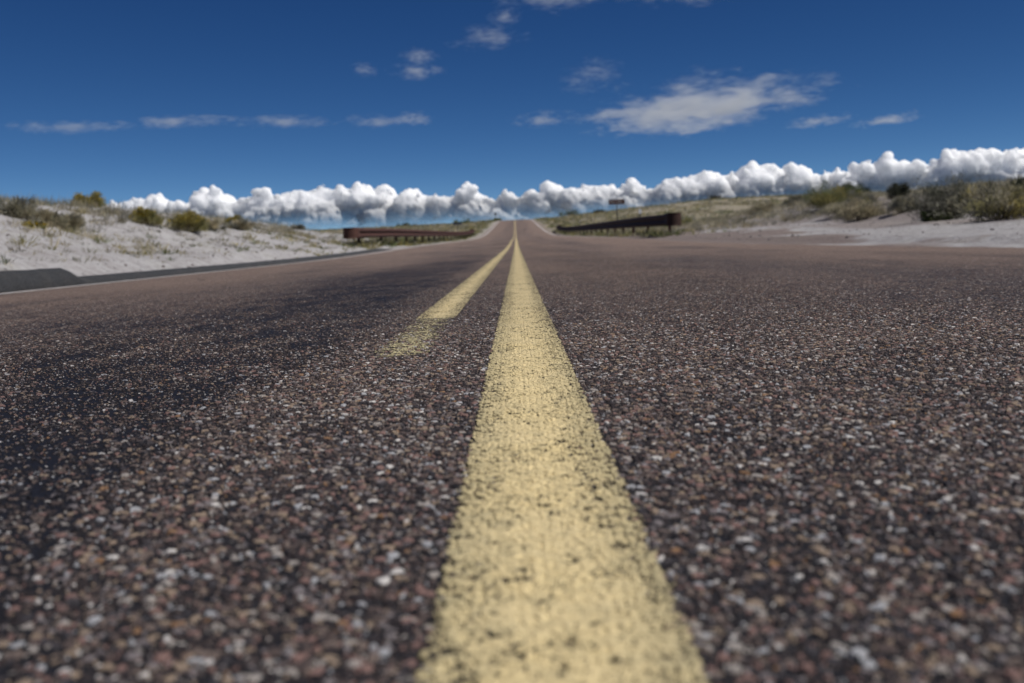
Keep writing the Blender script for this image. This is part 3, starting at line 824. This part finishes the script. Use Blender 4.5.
def wisp_material(density, scale, seed, thr, stretch=(1, 1, 1), full=.10):
    T = NT("wispy_cloud")
    gc = T.n('ShaderNodeTexCoord').outputs['Object']       # metres, centred on the cloud
    gen = T.n('ShaderNodeTexCoord').outputs['Generated']
    n1, _ = T.noise(T.vmath('ADD', T.scale(gc, stretch), (seed * 977., seed * 131., 0)), scale, 6, .62, '3D', .6)
    q = T.vmath('SUBTRACT', gen, (.5, .5, .5))
    ln = T.n('ShaderNodeVectorMath', operation='LENGTH'); T.l(T.scale(q, (2, 2, 2)), ln.inputs[0])
    fall = T.mapr(ln.outputs['Value'], .1, 1.0, full, -.30 if full < .2 else -.36)
    n2, _ = T.noise(T.vmath('ADD', T.scale(gc, (.35, 1.0, 1)), (seed * 77., 0, 0)), scale * 5.5, 4, .65, '3D', .4)
    n1 = T.math('ADD', T.math('MULTIPLY', T.math('SUBTRACT', n1, .5), 1.5), T.math('MULTIPLY_ADD', n2, 1.5, -.25))
    d = T.mapr(T.math('ADD', n1, fall), thr, thr + .34, 0, density)
    v = T.n('ShaderNodeVolumePrincipled')
    v.inputs['Color'].default_value = (.95, .975, 1.0, 1); v.inputs['Anisotropy'].default_value = 0.0
    T.l(d, v.inputs['Density'])
    T.l(v.outputs[0], T.out.inputs['Volume'])
    T.mat.cycles.volume_step_rate = .35 if hasattr(T.mat.cycles, 'volume_step_rate') else 1
    return T.mat
def lens(name, sx, sy, sz):
    bm = bmesh.new(); bmesh.ops.create_icosphere(bm, subdivisions=3, radius=1)
    for v in bm.verts:
        n = 1 + .18 * mnoise.noise(v.co * 1.7 + Vector((sx % 7, 0, 0)))
        v.co = Vector((v.co.x * sx * n, v.co.y * sy * n, v.co.z * sz))
    m = bpy.data.meshes.new(name); bm.to_mesh(m); bm.free(); return m
# u, v = where its middle is seen, half width / half height in those units, peak density factor
WISPS = [
 (692, 113, 98, 27, 1.0, "largest thin white cloud patch in the right half of the sky"),
 (192, 126, 58, 6, .42, "long streaked cloud left of centre, between two shorter streaks"),
 (286, 125, 52, 5, .42, "thin tapering cloud streak ending above the left dune bank's right part"),
 (76, 130, 58, 6, .36, "faint cloud streak nearest the left side of the sky"),
 (384, 124, 30, 7, .34, "faint small cloud puff left of the brighter puff above the guardrail"),
 (416, 121, 17, 6, .6, "small bright cloud puff above the left guardrail"),
 (418, 76, 26, 7, .65, "flat bright cloudlet, lower one of the stacked pair"),
 (421, 62, 20, 7, .6, "slanted bright cloudlet, upper one of the stacked pair"),
 (368, 74, 11, 6, .5, "tiny round cloudlet left of the stacked pair"),
 (488, 45, 36, 11, .5, "broken slanting cloud strip right of the stacked pair"),
 (504, 25, 15, 6, .55, "small bright cloudlet just under the top cloud strip"),
 (548, 6, 48, 14, .7, "bright cloud strip cut by the top of the photo near the centre"),
 (676, 3, 60, 10, .5, "faint cloud strip cut by the top of the photo right of centre"),
 (545, 122, 32, 7, .4, "faint cloud streak just left of the large patch"),
 (588, 82, 26, 16, .28, "very faint broken cloud tuft at the upper left of the large patch"),
 (812, 124, 26, 6, .5, "small cloud streak just right of the large patch"),
 (880, 123, 26, 6, .55, "lone short cloud streak farthest right in the sky"),
]
ALT = 3600.0
for i, (u, v, hw, hh, dens, lab) in enumerate(WISPS):
    c_, s_ = math.cos(R(2.5)), math.sin(R(2.5))
    dx, dy = u - 516, 240.5 - v
    X = dx * c_ + dy * s_; E = dy * c_ - dx * s_
    # the viewing ray tilts: use level coordinates (X right, E up) per 1000 of depth
    pitch = R(5.76)
    d = ALT / (E / 1000.0) 
    d = min(d, 60000)
    k = d / 1000.0
    sz = 260 if hh > 20 else 130
    sy = max(600, (ALT / max(E - hh, 15) - ALT / (E + hh)) * 1000 / 2)
    o = link("wispy_cloud", lens("wispy_cloud", hw * k * 1.25, sy * 1.25, sz), wisp_material((.0017 if hh > 20 else .0030) * dens, .0009 if hh > 20 else 1.7 / (hw * k), i + 1, .46 if hh > 20 else .47, (.75, .55, 2.0), .31 if hh > 20 else .12), None, (X * k, d, ALT))
    tag(o, lab, "cloud", "wispy clouds high in the sky")

# ------------------------------------------------------------------ light
SUN_EL, SUN_AZ = R(51), R(108)          # azimuth from +Y towards +X
dv = Vector((math.cos(SUN_EL) * math.sin(SUN_AZ), math.cos(SUN_EL) * math.cos(SUN_AZ), math.sin(SUN_EL)))
L = bpy.data.lights.new("sun", 'SUN'); L.energy = 4.2; L.angle = R(.5); L.color = (1.0, .965, .915)
lo = bpy.data.objects.new("sun", L); col.objects.link(lo); lo.rotation_euler = dv.to_track_quat('Z', 'Y').to_euler()
wd = bpy.data.worlds.new("World"); scene.world = wd; wd.use_nodes = True
nt = wd.node_tree; nt.nodes.clear()
sky = nt.nodes.new('ShaderNodeTexSky'); sky.sky_type = 'NISHITA'; sky.sun_disc = False
sky.sun_elevation = SUN_EL; sky.sun_rotation = SUN_AZ; sky.altitude = 4000; sky.air_density = .35; sky.dust_density = .2; sky.ozone_density = 6.0
sc_ = nt.nodes.new('ShaderNodeSeparateColor'); cc_ = nt.nodes.new('ShaderNodeCombineColor')
nt.links.new(sky.outputs[0], sc_.inputs[0])
for ch, (ref, out_, pw) in enumerate(((1.39, 1.28, 1.62), (2.71, 2.8, 1.24), (5.62, 4.95, .90))):   # the deep blue of clear high desert air
    m1 = nt.nodes.new('ShaderNodeMath'); m1.operation = 'DIVIDE'; m1.inputs[1].default_value = ref
    m2 = nt.nodes.new('ShaderNodeMath'); m2.operation = 'POWER'; m2.inputs[1].default_value = pw
    m3 = nt.nodes.new('ShaderNodeMath'); m3.operation = 'MULTIPLY'; m3.inputs[1].default_value = out_
    nt.links.new(sc_.outputs[ch], m1.inputs[0]); nt.links.new(m1.outputs[0], m2.inputs[0]); nt.links.new(m2.outputs[0], m3.inputs[0]); nt.links.new(m3.outputs[0], cc_.inputs[ch])
bg = nt.nodes.new('ShaderNodeBackground'); bg.inputs['Strength'].default_value = .1
ow = nt.nodes.new('ShaderNodeOutputWorld')
nt.links.new(cc_.outputs[0], bg.inputs[0]); nt.links.new(bg.outputs[0], ow.inputs[0])

# ------------------------------------------------------------------ camera: 15 cm above the paint, 35 mm, f/8.8
cd = bpy.data.cameras.new("camera"); cam = bpy.data.objects.new("camera", cd); col.objects.link(cam)
cd.sensor_width = 36; cd.lens = 36 * 1000 / 1024; cd.clip_start = .02; cd.clip_end = 200000
yaw, pitch, roll = R(.48), R(5.76), R(2.5)
M = Matrix.Rotation(yaw, 4, 'Z') @ Matrix.Rotation(-pitch, 4, 'X') @ Matrix.Rotation(math.pi / 2, 4, 'X') @ Matrix.Rotation(-roll, 4, 'Z')
cam.matrix_world = Matrix.Translation((0, 0, .153)) @ M
cd.dof.use_dof = True; cd.dof.focus_distance = 1.4; cd.dof.aperture_fstop = 7.6; cd.dof.aperture_blades = 7
scene.camera = cam

vs = scene.view_settings
vs.view_transform = 'Standard'; vs.look = 'None'; vs.exposure = 0; vs.gamma = 1; vs.use_curve_mapping = False
scene.render.film_transparent = False
cy = scene.cycles
cy.max_bounces = 5; cy.diffuse_bounces = 3; cy.glossy_bounces = 2; cy.transmission_bounces = 3; cy.volume_bounces = 2; cy.transparent_max_bounces = 24
cy.use_denoising = True
cy.volume_step_rate = .5; cy.volume_max_steps = 256
